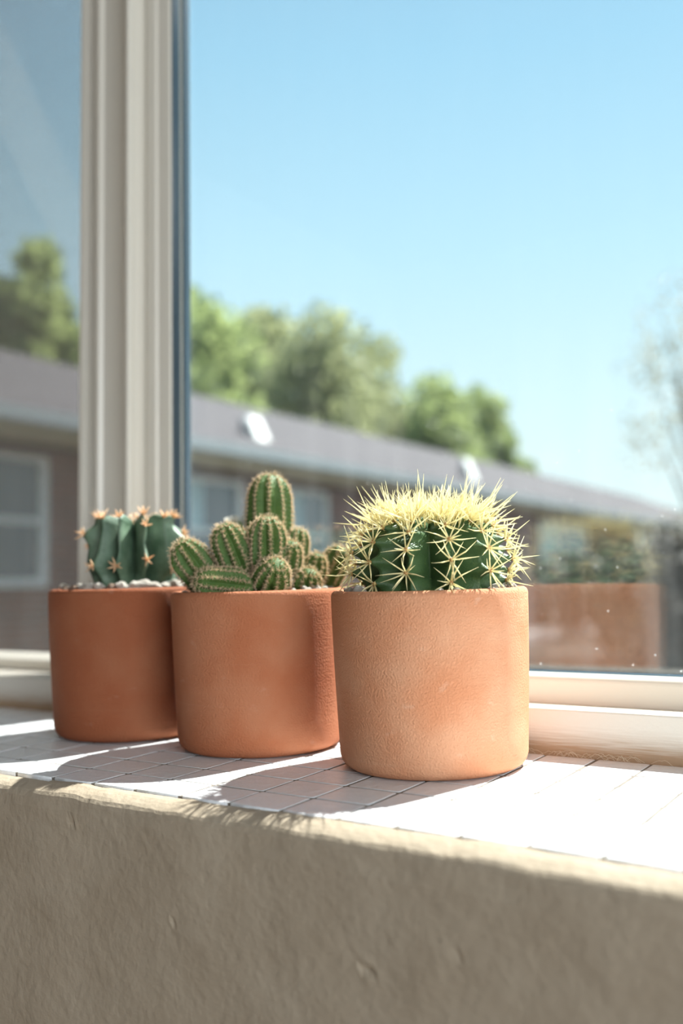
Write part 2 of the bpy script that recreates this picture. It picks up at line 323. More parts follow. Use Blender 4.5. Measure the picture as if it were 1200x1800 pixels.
q = MB(); q.box(X0 + 0.0005, X0 + 0.022, 0.176, 0.186, 0.026, 0.96); q.box(-0.436, -0.4165, 0.1765, 0.186, 0.026, 0.96); q.box(X0 + 0.022, -0.436, 0.176, 0.186, 0.95, 0.962); q.box(X0 + 0.022, -0.436, 0.176, 0.186, 0.0262, 0.036)
q.build('screen_frame', M_vinyl2, win2)

# ------------------------------------------------------------------ tiled sill
TS = Matrix.Rotation(SILL_TILT, 4, 'X')
trim = tag(mesh_obj('trim_1', [], [], M_grout), kind='structure')
g = MB(); g.box(X0, X1, -0.1262, 0.0518, -0.0088, -0.00040)
trim.data.from_pydata(g.v, [], g.f); trim.data.update(); trim.matrix_world = TS
cols = [0.0178 - 0.0322 * k for k in range(26)][::-1] + [0.0480 + 0.0307 * k for k in range(22)]
cols = [c for c in cols if X0 + 0.004 < c < X1 - 0.004]; cols = [X0] + cols + [X1]
rows = [-0.1272, -0.0998, -0.0705, -0.0410, -0.0122, 0.0172, 0.0505]
def tile_mesh(wx, wy):
    b = 0.0008; h0 = -0.004; h1 = -0.0007; v = []
    def ring(ix, iy, z, cut):
        x = wx / 2 - ix; y = wy / 2 - iy
        return [(x, -y + cut, z), (x, y - cut, z), (x - cut, y, z), (-x + cut, y, z), (-x, y - cut, z), (-x, -y + cut, z), (-x + cut, -y, z), (x - cut, -y, z)]
    v = ring(0, 0, h0, b) + ring(0, 0, h1, b) + ring(b * .15, b * .15, -0.0002, b) + ring(b * .6, b * .6, 0, b)
    f = []
    for r in range(3):
        for i in range(8): f.append((r * 8 + i, r * 8 + (i + 1) % 8, r * 8 + 8 + (i + 1) % 8, r * 8 + 8 + i))
    f.append(tuple(range(24, 32)))
    me = bpy.data.meshes.new('tile'); me.from_pydata(v, [], f); me.materials.append(M_tile); me.polygons.foreach_set('use_smooth', [True] * (len(f) - 1) + [False]); me.update(); return me
cache = {}; rt = random.Random(4)
for r in range(6):
    for c in range(len(cols) - 1):
        wx = cols[c + 1] - cols[c] - 0.0014; wy = rows[r + 1] - rows[r] - 0.0014
        if wx < 0.006: continue
        k = (round(wx, 4), round(wy, 4))
        if k not in cache: cache[k] = tile_mesh(wx, wy)
        o = bpy.data.objects.new('tile', cache[k]); C.objects.link(o); o.parent = trim
        o.location = ((cols[c] + cols[c + 1]) / 2 + rt.uniform(-.0003, .0003), (rows[r] + rows[r + 1]) / 2 + rt.uniform(-.0002, .0002), -rt.uniform(0, 0.0002))
        o.rotation_euler = (rt.uniform(-.004, .004), rt.uniform(-.004, .004), rt.uniform(-.006, .006))

# ------------------------------------------------------------------ terracotta pots
def terracotta(name, col, seed):
    m = mat(name, col, 0.82, 0.25)
    n = m.node_tree; b = n.nodes['Principled BSDF']; t = n.nodes.new('ShaderNodeTexCoord')
    mp = n.nodes.new('ShaderNodeMapping'); mp.inputs['Location'].default_value = (seed, seed, 0); n.links.new(t.outputs['Object'], mp.inputs[0])
    def nzn(scale, det, vec=None, map_scale=None):
        z = n.nodes.new('ShaderNodeTexNoise'); z.inputs['Scale'].default_value = scale; z.inputs['Detail'].default_value = det
        if map_scale:
            q = n.nodes.new('ShaderNodeMapping'); q.inputs['Scale'].default_value = map_scale; n.links.new(mp.outputs[0], q.inputs[0]); n.links.new(q.outputs[0], z.inputs['Vector'])
        else: n.links.new(mp.outputs[0], z.inputs['Vector'])
        return z
    a = nzn(28, 5); r = n.nodes.new('ShaderNodeMapRange'); r.inputs[1].default_value = 0.38; r.inputs[2].default_value = 0.66; n.links.new(a.outputs['Fac'], r.inputs[0])
    x = n.nodes.new('ShaderNodeMixRGB'); x.inputs[1].default_value = (*[c * f_ for c, f_ in zip(col, (0.94, 0.86, 0.80))], 1); x.inputs[2].default_value = (*[min(1, c * f_) for c, f_ in zip(col, (1.03, 1.12, 1.18))], 1)
    n.links.new(r.outputs[0], x.inputs[0])
    # turned horizontal marks and pale lime bloom
    s = nzn(1, 3, map_scale=(6, 6, 420)); r2 = n.nodes.new('ShaderNodeMapRange'); r2.inputs[1].default_value = 0.62; r2.inputs[2].default_value = 0.85; r2.inputs[4].default_value = 0.25; n.links.new(s.outputs['Fac'], r2.inputs[0])
    x2 = n.nodes.new('ShaderNodeMixRGB'); x2.inputs[2].default_value = (*[min(1, c * f_) for c, f_ in zip(col, (1.1, 1.4, 1.7))], 1); n.links.new(r2.outputs[0], x2.inputs[0]); n.links.new(x.outputs[0], x2.inputs[1])
    l = nzn(70, 7, map_scale=(1, 1, 1.6)); r3 = n.nodes.new('ShaderNodeMapRange'); r3.inputs[1].default_value = 0.66; r3.inputs[2].default_value = 0.80; r3.inputs[4].default_value = 0.5; n.links.new(l.outputs['Fac'], r3.inputs[0])
    x3 = n.nodes.new('ShaderNodeMixRGB'); x3.inputs[2].default_value = (*[min(1, c * f_ + .06) for c, f_ in zip(col, (1.1, 1.5, 1.9))], 1); n.links.new(r3.outputs[0], x3.inputs[0]); n.links.new(x2.outputs[0], x3.inputs[1])
    n.links.new(x3.outputs[0], b.inputs['Base Color'])
    h1 = nzn(900, 4); h2 = nzn(1, 2, map_scale=(15, 15, 500))
    u = n.nodes.new('ShaderNodeBump'); u.inputs['Distance'].default_value = 0.0007; n.links.new(h1.outputs['Fac'], u.inputs['Height'])
    u2 = n.nodes.new('ShaderNodeBump'); u2.inputs['Distance'].default_value = 0.0002; n.links.new(h2.outputs['Fac'], u2.inputs['Height']); n.links.new(u.outputs[0], u2.inputs['Normal'])
    n.links.new(u2.outputs[0], b.inputs['Normal']); return m
PR = 0.0567
def pot_profile(H, PR):
    Rb = PR * 0.945
    p = [(0.0, 0.0), (Rb - 0.0075, 0.0), (Rb - 0.0050, 0.0005), (Rb - 0.0026, 0.0020), (Rb - 0.0010, 0.0042), (Rb, 0.0075)]
    for i in range(1, 8):
        t = i / 7.0; p.append((Rb + (PR - Rb) * (1 - (1 - t) ** 1.4), 0.0075 + (H - 0.0075 - 0.0035) * t))
    p += [(PR - 0.0003, H - 0.0019), (PR - 0.0010, H - 0.0008), (PR - 0.0021, H - 0.0001), (PR - 0.0034, H), (PR - 0.0046, H - 0.0004), (PR - 0.0054, H - 0.0014), (PR - 0.0058, H - 0.003), (PR - 0.0065, H - 0.04), (PR - 0.007, 0.008), (0.0, 0.008)]
    return p
def on_sill(u, v_, h=0.0): return TS @ Vector((u, v_, h))
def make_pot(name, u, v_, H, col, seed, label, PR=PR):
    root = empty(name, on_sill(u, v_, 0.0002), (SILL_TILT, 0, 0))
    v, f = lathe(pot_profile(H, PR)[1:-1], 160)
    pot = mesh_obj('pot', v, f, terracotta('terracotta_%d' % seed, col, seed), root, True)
    Rs = PR - 0.0062; v = []; f = []; N = 48; K = 14; hs = H - 0.0055
    v.append((0, 0, hs + 0.001))
    for k in range(1, K + 1):
        for i in range(N):
            a = 2 * PI * i / N; r = Rs * k / K
            v.append((r * math.cos(a), r * math.sin(a), hs + (0.0016 * noise.noise(Vector((math.cos(a) * r * 160, math.sin(a) * r * 160, seed))) if k < K else 0)))
    for i in range(N): f.append((0, 1 + i, 1 + (i + 1) % N))
    for k in range(K - 1):
        for i in range(N): f.append((1 + k * N + i, 1 + (k + 1) * N + i, 1 + (k + 1) * N + (i + 1) % N, 1 + k * N + (i + 1) % N))
    mesh_obj('soil', v, f, M_soil, root, True)
    tag(root, label, 'potted cactus', 'cacti in matching terracotta pots')
    return root, H
CAM_AZ = math.atan2(-0.494, 0.266)
ORD = ('', 'first', 'second', 'third', 'fourth', 'fifth', 'sixth', 'seventh', 'eighth', 'ninth', 'tenth', 'eleventh', 'twelfth', 'thirteenth', 'fourteenth', 'fifteenth')
def make_pebbles(root, H, spots, which, seed, lift=0.0):
    rr = random.Random(seed); meshes = []
    for k in range(5):
        bm = bmesh.new(); bmesh.ops.create_icosphere(bm, subdivisions=3, radius=1.0)
        for vv in bm.verts:
            p = vv.co.copy(); d = 1 + 0.42 * noise.noise(p * 1.1 + Vector((k * 7, 0, seed))) + 0.10 * noise.noise(p * 3 + Vector((k, 3, 1)))
            vv.co = Vector((p.x * d, p.y * d * 0.85, p.z * d * 0.75))
        me = bpy.data.meshes.new('pebble'); bm.to_mesh(me); bm.free(); me.polygons.foreach_set('use_smooth', [True] * len(me.polygons)); meshes.append(me)
    mw = Matrix.Translation(root.location) @ Matrix.Rotation(SILL_TILT, 4, 'X')
    for me in meshes: me.materials.append(M_pebble)
    brown = meshes[0].copy(); brown.materials.clear(); brown.materials.append(M_pebble2)
    for (al_, rad, sz, br) in spots:         # angle from the camera side (deg), radius, size
        a = CAM_AZ + math.radians(al_)
        sz *= rr.uniform(.8, 1.25)
        o = bpy.data.objects.new('pebble', brown if br else rr.choice(meshes)); C.objects.link(o)
        p = mw @ Vector((rad * math.cos(a), rad * math.sin(a), H - 0.0035 + lift + sz * 0.55))
        o.location = p; o.scale = (sz, sz * rr.uniform(.8, 1.1), sz * rr.uniform(.8, 1.05)); o.rotation_euler = (rr.uniform(-.3, .3), rr.uniform(-.3, .3), rr.uniform(0, 6))
        c_ = 'dark brown' if br else 'white'
        if abs(al_) < 85:
            mates = sorted(math.sin(math.radians(q_[0])) * q_[1] for q_ in spots if abs(q_[0]) < 85 and q_[3] == br)
            i_ = mates.index(math.sin(math.radians(al_)) * rad)
            if len(mates) == 1: lb = 'only %s pebble inside the front rim of the %s pot' % (c_, which)
            else: lb = '%s pebble inside the front rim of the %s pot, %s from the left' % (c_, which, ORD[i_ + 1])
            tag(o, lb, 'pebble', '%s pebbles in the %s pot' % (c_, which))
        else: tag(o, 'small white pebble behind the cactus in the %s pot' % which, 'pebble', 'white pebbles behind the cactus in the %s pot' % which)

# ------------------------------------------------------------------ ribbed cactus bodies
def ribbed(name, m, parent, prof, ribs, phase, depth, areoles, bump, sharp=1.0, nper=16, nv=90, wob=0.0, seed=0, squash=1.0, dip=0.0):
    """prof(t)->(r,z), t 0 bottom..1 top ; areoles(k)-> list of t ; returns object and list of (pos, outward, up) for each areole"""
    N = ribs * nper; v = []; f = []
    crests = [(phase + 2 * PI * k / ribs) for k in range(ribs)]
    art = [areoles(k) for k in range(ribs)]
    def radius(a, t):
        kf = (a - phase) / (2 * PI / ribs); k = int(round(kf)) % ribs; d = abs(kf - round(kf)) * 2     # 0 crest .. 1 groove
        r, z = prof(t)
        g = (1 - (1 - d) ** sharp) if sharp >= 1 else d ** (1 / sharp)
        g = 0.5 - 0.5 * math.cos(PI * d) if sharp == 0 else g
        edge = min(1, max(0, t * 6)) * min(1, (1 - t) * 4)
        rr_ = r - depth * edge * g * (1 - 0.0)
        bb = 0; dzz = 0
        for ta in art[k]:
            e_ = math.exp(-((t - ta) / bump[1]) ** 2); bb += e_
        c = max(0, 1 - d * 1.35) ** 0.8
        rr_ += bump[0] * (bb - 0.35) * c * edge
        dzz = 0
        if wob: rr_ += wob * noise.noise(Vector((math.cos(a) * 2.2, math.sin(a) * 2.2, t * 4 + seed)))
        if dip: z -= dip * g * max(0, min(1, (t - .45) / .35)) * min(1, (1 - t) * 7)
        return max(rr_, 0.0004), z
    for j in range(nv + 1):
        t = j / nv
        for i in range(N):
            a = phase + 2 * PI * i / N; r, z = radius(a, t)
            v.append((r * math.cos(a), r * math.sin(a) * squash, z))
    for j in range(nv):
        for i in range(N): f.append((j * N + i, j * N + (i + 1) % N, (j + 1) * N + (i + 1) % N, (j + 1) * N + i))
    f.append(tuple(range(N))[::-1]); f.append(tuple(nv * N + i for i in range(N)))
    o = mesh_obj(name, v, f, m, parent, True)
    pts = []
    for k in range(ribs):
        a = crests[k]
        for ta in art[k]:
            r, z = radius(a, ta); r2, z2 = radius(a, min(1, ta + 0.02)); r1, z1 = radius(a, max(0, ta - 0.02))
            pr2 = prof(min(1, ta + .03)); pr1 = prof(max(0, ta - .03))
            up = Vector((math.cos(a) * (pr2[0] - pr1[0]), math.sin(a) * (pr2[0] - pr1[0]), pr2[1] - pr1[1])).normalized()
            side = Vector((-math.sin(a), math.cos(a), 0)); outw = side.cross(up).normalized()
            if outw.dot(Vector((math.cos(a), math.sin(a), 0.001))) < 0: outw = -outw
            pts.append((Vector((r * math.cos(a), r * math.sin(a) * squash, z)), outw, up, k, ta))
    return o, pts

# --- right pot : golden barrel cactus
M_gold_body = mat('barrel_green', (0.050, 0.105, 0.035), 0.48, 0.4, bump=[(1200, 0.0003, 3)], var=(90, 0.55, (0.095, 0.165, 0.07)))
M_gold_spine = leaf_mat('golden_spine', (0.98, 0.90, 0.58), (1.0, 0.94, 0.68), 0.55, rough=0.35)
M_spine_base = leaf_mat('spine_base', (0.62, 0.36, 0.14), (0.6, 0.4, 0.2), 0.3)
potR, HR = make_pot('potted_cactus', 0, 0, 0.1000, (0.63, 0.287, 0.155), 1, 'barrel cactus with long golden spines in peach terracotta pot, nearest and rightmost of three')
def profR(t):
    ph = -0.62 + t * (PI / 2 + 0.62)
    r = 0.0425 * max(0.0, math.cos(ph)) ** 0.62; z = 0.0175 + (0.0285 if ph > 0 else 0.030) * math.sin(ph) 
    if t > 0.86: z -= 0.004 * ((t - 0.86) / 0.14) ** 2
    return max(r, 0.0006), HR - 0.004 + z
def areR(k):
    return [0.22, 0.42, 0.60, 0.75, 0.86] if k % 2 == 0 else [0.13, 0.32, 0.51, 0.68, 0.81]
phR = CAM_AZ + math.radians(-17)
bodyR, ptsR = ribbed('cactus_body', M_gold_body, potR, profR, 12, phR, 0.0165, areR, (0.0074, 0.046), 1.1, 18, 120, 0.0014, 1, dip=0.004)
bodyR.location = (0.0018, 0.0012, 0)
rs = random.Random(11)
def spine_cluster(name, parent, p, o_, up, n, L, rad, m, spread=1.15, central=1, jit=0.25, hook=0.0, rnd=rs, up_bias=0.0, bm_=None):
    q = bm_ or MB(); side = o_.cross(up).normalized(); ph0 = rnd.uniform(0, 6)
    for i in range(n + central):
        if i < n:
            a = ph0 + 2 * PI * i / n + rnd.uniform(-jit, jit); el = spread + rnd.uniform(-.22, .22)
            d = o_ * math.cos(el) + (side * math.cos(a) + up * math.sin(a)) * math.sin(el); l = L * rnd.uniform(.72, 1.12)
        else:
            d = o_ + side * rnd.uniform(-.3, .3) + up * rnd.uniform(-.5, .2); l = L * rnd.uniform(.9, 1.25)
        d = (d + Vector((0, 0, up_bias))).normalized(); b0 = p - o_ * 0.0006
        bend = (side * rnd.uniform(-.06, .06) + up * rnd.uniform(-.06, .06)) * l
        q.tube([b0, b0 + d * l * .5 + bend, b0 + d * l], [rad, rad * .8, rad * .12], 5)
    if bm_: return None
    return q.build(name, m, parent, True)
for p, o_, up, k, ta in ptsR:
    if ta < 0.16 and False: continue
    if ta < 0.72:
        spine_cluster('spine_cluster', bodyR, p, o_, up, rs.choice((8, 8, 9, 10)), 0.0155, 0.00050, M_gold_spine, 1.12, 1)
    else:
        spine_cluster('spine_cluster', bodyR, p, o_, up, 10, 0.0225, 0.00050, M_gold_spine, 0.95, 3, 0.25, 0, rs, 0.10)
q = MB()
for p, o_, up, k, ta in ptsR:     # woolly areole cushions
    q.tube([p - o_ * .0012, p + o_ * .0004, p + o_ * .0010], [.0013, .0012, .0004], 7)
tag(q.build('areole', M_spine_base, bodyR, True), kind='stuff')
q = MB()
for i in range(560):               # dense crown of young spines
    a = rs.uniform(0, 2 * PI); rr_ = 0.029 * rs.random() ** 0.7; lean = rr_ / 0.029
    z0 = HR + 0.0395 - 0.006 * lean * lean
    base = Vector((rr_ * math.cos(a), rr_ * math.sin(a), z0)); L = rs.choice((rs.uniform(.007, .014), rs.uniform(.012, .024))) * (1.0 - 0.12 * lean)
    d = Vector((math.cos(a) * lean * rs.uniform(.4, 1.5) + rs.uniform(-.4, .4), math.sin(a) * lean * rs.uniform(.4, 1.5) + rs.uniform(-.4, .4), 1)).normalized()
    q.tube([base, base + d * L * .5, base + d * L], [.0004, .00033, .00005], 4)
tag(q.build('crown_spines', M_gold_spine, bodyR, True), 'dense pale golden spines on the crown', kind='stuff')

# --- middle pot : clustering peanut cactus
M_pea = mat('peanut_green', (0.060, 0.120, 0.026), 0.6, 0.35, bump=[(900, 0.0004, 3)], var=(120, 0.6, (0.11, 0.18, 0.045)))
M_pea_spine = leaf_mat('bristle', (0.78, 0.62, 0.42), (0.85, 0.7, 0.5), 0.4)
M_pea_wool = leaf_mat('white_wool', (0.88, 0.86, 0.80), (0.9, 0.88, 0.8), 0.4)
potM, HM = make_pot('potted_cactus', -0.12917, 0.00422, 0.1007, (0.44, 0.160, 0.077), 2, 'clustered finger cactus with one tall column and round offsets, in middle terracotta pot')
rm = random.Random(23)
VX = Vector((0.8333, 0.5526, 0)); VD = Vector((-0.55, 0.83, 0)).normalized()    # across and away, seen from the camera side
# (across, away, height of foot above rim, length, radius, lean across, lean away, ribs)
stems = [(0.0060, 0.008, -0.004, 0.0835, 0.0152, 0.03, 0.05, 10),
         (0.0080, -0.020, 0.0110, 0.0380, 0.0120, 0.02, -0.10, 12),
         (-0.0085, -0.018, 0.0120, 0.0350, 0.0124, -0.36, -0.12, 12),
         (-0.0110, 0.004, 0.0170, 0.0320, 0.0062, -0.12, 0.10, 8),
         (-0.0250, -0.014, -0.0020, 0.0440, 0.0120, -0.66, -0.20, 11),
         (-0.0010, -0.030, 0.0040, 0.0370, 0.0102, -2.60, -0.55, 11),
         (0.0085, -0.026, 0.0030, 0.0240, 0.0115, 0.45, -0.95, 11),
         (0.0240, 0.004, 0.0120, 0.0300, 0.0078, 0.12, 0.05, 9),
         (0.0185, -0.014, 0.0100, 0.0245, 0.0090, 0.25, -0.30, 10),
         (0.0335, 0.000, 0.0010, 0.0250, 0.0080, 0.30, -0.15, 9),
         (0.0305, -0.016, -0.0030, 0.0200, 0.0090, 0.30, -0.55, 10),
         (0.0400, 0.012, -0.0040, 0.0370, 0.0095, 0.50, 0.10, 9),
         (-0.0230, 0.004, -0.0030, 0.0290, 0.0090, -0.40, 0.10, 10)]
for si, (ax, aw, h, L, rad, lx, ly, ribs) in enumerate(stems):
    def pf(t, L=L, rad=rad):
        z = L * t; e0 = min(1.0, t / 0.30); cap = max(0.0, 1 - max(0.0, (z - (L - rad * 1.25)) / (rad * 1.25)) ** 2)
        r = rad * (0.62 + 0.38 * math.sin(e0 * PI / 2)) * math.sqrt(cap); return max(r, 0.0003), z - (0.0003 if t > .99 else 0)
    na = max(6, int(L / 0.0030))
    def ar(k, na=na): return [(i + 0.5 + 0.25 * (k % 2)) / (na + 0.3) * 0.95 + 0.05 for i in range(na)]
    st, pts = ribbed('stem', M_pea, potM, pf, ribs, rm.uniform(0, 1), rad * 0.26, ar, (rad * 0.07, 0.32 / na), 1.0, 12, max(40, na * 6), rad * 0.11, si)
    d = (VX * lx + VD * ly + Vector((0, 0, 1 if abs(lx) < 2 else 0.35))).normalized()
    st.location = VX * ax + VD * aw + Vector((0, 0, HM - 0.002 + h)); st.rotation_euler = d.to_track_quat('Z', 'Y').to_euler()
    q = MB()
    for p, o_, up, k, ta in pts:
        spine_cluster('b', st, p, o_, up, 9, 0.0029 if ta < .85 else 0.0034, 0.00016, None, 0.95, 2, 0.35, 0, rm, 0, q)
        q.tube([p - o_ * .0004, p + o_ * .0003, p + o_ * .0006], [.0005, .0005, .0002], 5)
    for i in range(26):
        a = rm.uniform(0, 6.28); rr_ = rad * .35 * math.sqrt(rm.random()); b0 = Vector((rr_ * math.cos(a), rr_ * math.sin(a), L - .0006)); q.tube([b0, b0 + Vector((math.cos(a) * .5, math.sin(a) * .5, 1)) * .0026], [.00016, .00003], 4)
    if si == 3:
        for i in range(160):
            a = rm.uniform(0, 6.28); rr_ = rad * math.sqrt(rm.random()); q.cone((rr_ * math.cos(a), rr_ * math.sin(a), L - rr_ * .5), (rr_ * 1.3 * math.cos(a), rr_ * 1.3 * math.sin(a), L + .0025), .00012, .00005, 3)
    tag(q.build('bristles', M_pea_wool if si == 3 else M_pea_spine, st, True), kind='stuff')

# --- left pot : blue-green cactus with chunky folded ribs
M_blue = mat('bluegreen_skin', (0.060, 0.112, 0.064), 0.5, 0.5, bump=[(700, 0.0003, 3)], var=(70, 0.9, (0.17, 0.25, 0.17)))
M_orange = leaf_mat('orange_spine', (0.88, 0.62, 0.38), (0.92, 0.62, 0.36), 0.35)
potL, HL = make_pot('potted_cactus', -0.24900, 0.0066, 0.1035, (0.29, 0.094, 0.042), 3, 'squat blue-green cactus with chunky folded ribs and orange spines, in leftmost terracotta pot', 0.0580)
rl = random.Random(5)
def profL(t):
    ph = -0.95 + t * (PI / 2 + 0.95)
    r = 0.0345 * max(0.0, math.cos(ph)) ** 0.42; z = 0.030 + (0.0290 if ph > 0 else 0.030) * math.sin(ph)
    if t > 0.85: z -= 0.008 * ((t - 0.85) / 0.15) ** 2
    return max(r, 0.0005), HL - 0.005 + z
def arL(k): return [[0.25, 0.80], [0.30, 0.66, 0.86], [0.22, 0.80], [0.48, 0.82], [0.58, 0.84]][k % 5]
bodyL, ptsL = ribbed('cactus_body', M_blue, potL, profL, 11, CAM_AZ + math.radians(-4), 0.0235, arL, (0.0070, 0.10), 0.9, 18, 90, 0.0040, 4, dip=0.011)
bodyL.location = (VX * 0.003 + VD * 0.004)
for p, o_, up, k, ta in ptsL:
    cl = spine_cluster('spine_cluster', bodyL, p, o_, up, rl.choice((5, 6, 6)), 0.0074, 0.00075, M_orange, 0.95, 1, 0.3, 0, rl, 0.15)
q = MB()
for i in range(14):
    a = rl.uniform(0, 6.28); rr_ = rl.uniform(0.002, .014); b0 = Vector((rr_ * math.cos(a), rr_ * math.sin(a), HL + .046)); d = Vector((rl.uniform(-.5, .5), rl.uniform(-.5, .5), 1)).normalized()
    q.tube([b0, b0 + d * .004, b0 + d * .0085], [.0007, .0005, .0001], 5)
tag(q.build('crown_spines', M_orange, bodyL, True), kind='stuff')

make_pebbles(potR, HR, [(58, .0455, .0045, 0), (74, .0480, .0038, 0), (48, .0470, .0030, 0), (-55, .0465, .0042, 0), (-66, .0475, .0035, 0), (18, .0480, .0028, 0), (8, .0470, .0026, 0), (66, .0470, .0036, 1), (100, .047, .004, 0), (125, .046, .0042, 0), (150, .047, .0036, 0), (180, .046, .004, 0), (-100, .047, .0038, 0), (-130, .046, .0042, 0), (-160, .047, .0038, 0), (205, .047, .003, 0)], 'right', 3, 0.0006)
make_pebbles(potM, HM, [(62, .0455, .0040, 0), (50, .0470, .0036, 0), (75, .0470, .0034, 0), (38, .0475, .0030, 0), (100, .046, .004, 0), (140, .046, .0036, 0), (180, .045, .004, 0), (-80, .047, .0035, 0), (-120, .046, .004, 0), (-150, .047, .0036, 0)], 'middle', 5, 0.0006)
make_pebbles(potL, HL, [(-64, .0460, .0036, 1), (-50, .0475, .0038, 1), (-40, .0450, .0040, 1), (-30, .0440, .0042, 0), (-20, .0460, .0044, 0), (-10, .0455, .0050, 0), (2, .0465, .0034, 1), (10, .0450, .0044, 0), (20, .0460, .0042, 0), (29, .0455, .0048, 0), (38, .0450, .0046, 0), (48, .0460, .0044, 0), (60, .0460, .0050, 0), (72, .0470, .0046, 0), (15, .0480, .0030, 0), (-80, .047, .004, 0), (90, .046, .004, 0), (120, .046, .0045, 0), (150, .047, .004, 0), (180, .046, .0045, 0), (-110, .046, .004, 0), (-140, .047, .0045, 0)], 'left', 7, 0.0018)

# ------------------------------------------------------------------ lint along the back of the sill
q = MB(); rf = random.Random(9)
for i in range(34):
    x = rf.uniform(0.03, 0.12) if i < 26 else rf.uniform(-0.5, 0.2); y = 0.0495 - rf.uniform(0.0006, 0.004); a = rf.uniform(-.35, .35); L = rf.uniform(.004, .016); pts = []
    for j in range(9):
        t = j / 8; pts.append(on_sill(x + L * t * math.cos(a), min(0.0488, y + 0.003 * math.sin(a) * t), 0.0006 + 0.0035 * math.sin(t * PI) * rf.uniform(.5, 1)))
    q.tube(pts, 0.00008, 4)
tag(q.build('lint', M_lint), 'pale dust fibres gathered where the tiled sill meets the window frame', 'lint', kind='stuff')

# ------------------------------------------------------------------ outside: ground
M_ground = mat('dark_lawn', (0.011, 0.010, 0.008), 0.95, 0.1, var=(1.5, 0.7, (0.020, 0.016, 0.013)))
q = MB(); q.box(-120, 120, YB, 160, FLOOR - 0.3, FLOOR)
tag(q.build('ground', M_ground), kind='structure')
M_path = mat('concrete_path', (0.085, 0.075, 0.075), 0.9, 0.2, var=(6, 0.5, (0.065, 0.058, 0.058)))
q = MB(); q.box(-7.0, -5.2, 2.5, 30, FLOOR, FLOOR + 0.04); tag(q.build('path', M_path), kind='structure')

# ------------------------------------------------------------------ outside: single-storey brick house
XE, XW, XR = -6.6, -7.1, -11.0
Y0h, Y1h = -1.0, 42.0
ZE, ZR = 1.70, 3.50
def brick(name):
    m = mat(name, (0.2, 0.1, 0.08), 0.9, 0.2); n = m.node_tree; b = n.nodes['Principled BSDF']; t = n.nodes.new('ShaderNodeTexCoord')
    s = n.nodes.new('ShaderNodeSeparateXYZ'); c = n.nodes.new('ShaderNodeCombineXYZ'); n.links.new(t.outputs['Object'], s.inputs[0]); n.links.new(s.outputs['Y'], c.inputs[0]); n.links.new(s.outputs['Z'], c.inputs[1])
    br = n.nodes.new('ShaderNodeTexBrick'); n.links.new(c.outputs[0], br.inputs['Vector']); br.inputs['Scale'].default_value = 1; br.inputs['Brick Width'].default_value = 0.22; br.inputs['Row Height'].default_value = 0.075; br.inputs['Mortar Size'].default_value = 0.006
    br.inputs['Color1'].default_value = (0.24, 0.095, 0.07, 1); br.inputs['Color2'].default_value = (0.155, 0.08, 0.068, 1); br.inputs['Mortar'].default_value = (0.3, 0.26, 0.24, 1)
    n.links.new(br.outputs['Color'], b.inputs['Base Color']); return m
M_brick = brick('house_brick')
M_shingle = mat('grey_shingle', (0.085, 0.077, 0.081), 0.9, 0.15, var=(3, 0.5, (0.066, 0.06, 0.065)))
M_gutter = mat('gutter_paint', (0.28, 0.31, 0.32), 0.45, 0.4)
M_soffit = mat('soffit_paint', (0.55, 0.46, 0.30), 0.8, 0.2)
M_trim = mat('house_trim_white', (0.75, 0.75, 0.72), 0.6, 0.3)
M_hglass = mat('house_window_glass', (0.05, 0.10, 0.13), 0.08, 0.9)
M_curt = mat('pale_curtain', (0.45, 0.58, 0.60), 0.8, 0.2)
house = tag(empty('house', (XW, 20, FLOOR)), 'long low brick house with grey shingle roof and white gutter beyond the window', 'house')
HO = Vector((-XW, -20, -FLOOR))
def hb(name, m, boxes, parent=house, off=HO):
    q = MB()
    for b in boxes: q.box(*b)
    o = q.build(name, m, parent)
    if parent is house: o.location = off
    return o
hb('wall', M_brick, [(-14.9, XW, Y0h + 0.5, Y1h - 0.5, FLOOR, ZE - 0.26)])
q = MB()
th = 0.05
q.add([(XE, Y0h, ZE), (XE, Y1h, ZE), (XR, Y1h - 4.4, ZR), (XR, Y0h + 4.4, ZR), (2 * XR - XE, Y0h, ZE), (2 * XR - XE, Y1h, ZE),
       (XE, Y0h, ZE - th), (XE, Y1h, ZE - th), (2 * XR - XE, Y1h, ZE - th), (2 * XR - XE, Y0h, ZE - th)],
      [(0, 1, 2, 3), (3, 2, 5, 4), (1, 5, 2), (0, 3, 4), (6, 9, 8, 7), (0, 6, 7, 1), (4, 5, 8, 9), (1, 7, 8, 5), (0, 4, 9, 6)])
rf_ = q.build('roof', M_shingle, house); rf_.location = HO
hb('soffit', M_soffit, [(XW, XE - 0.012, Y0h + .3, Y1h - .3, ZE - 0.22, ZE - 0.19), (XE - 0.012, XE - 0.002, Y0h, Y1h, ZE - 0.20, ZE - 0.051)])
hb('gutter', M_gutter, [(XE - 0.001, XE + 0.11, Y0h, Y1h, ZE - 0.13, ZE - 0.005)])
hwins = [(2.6, 5.52, 0.14, 1.37), (7.25, 8.42, 0.14, 1.38), (9.25, 10.25, 0.14, 1.38), (13.2, 14.6, 0.14, 1.38), (17.8, 20.6, 0.0, 1.36), (25.0, 27.0, 0.14, 1.38)]
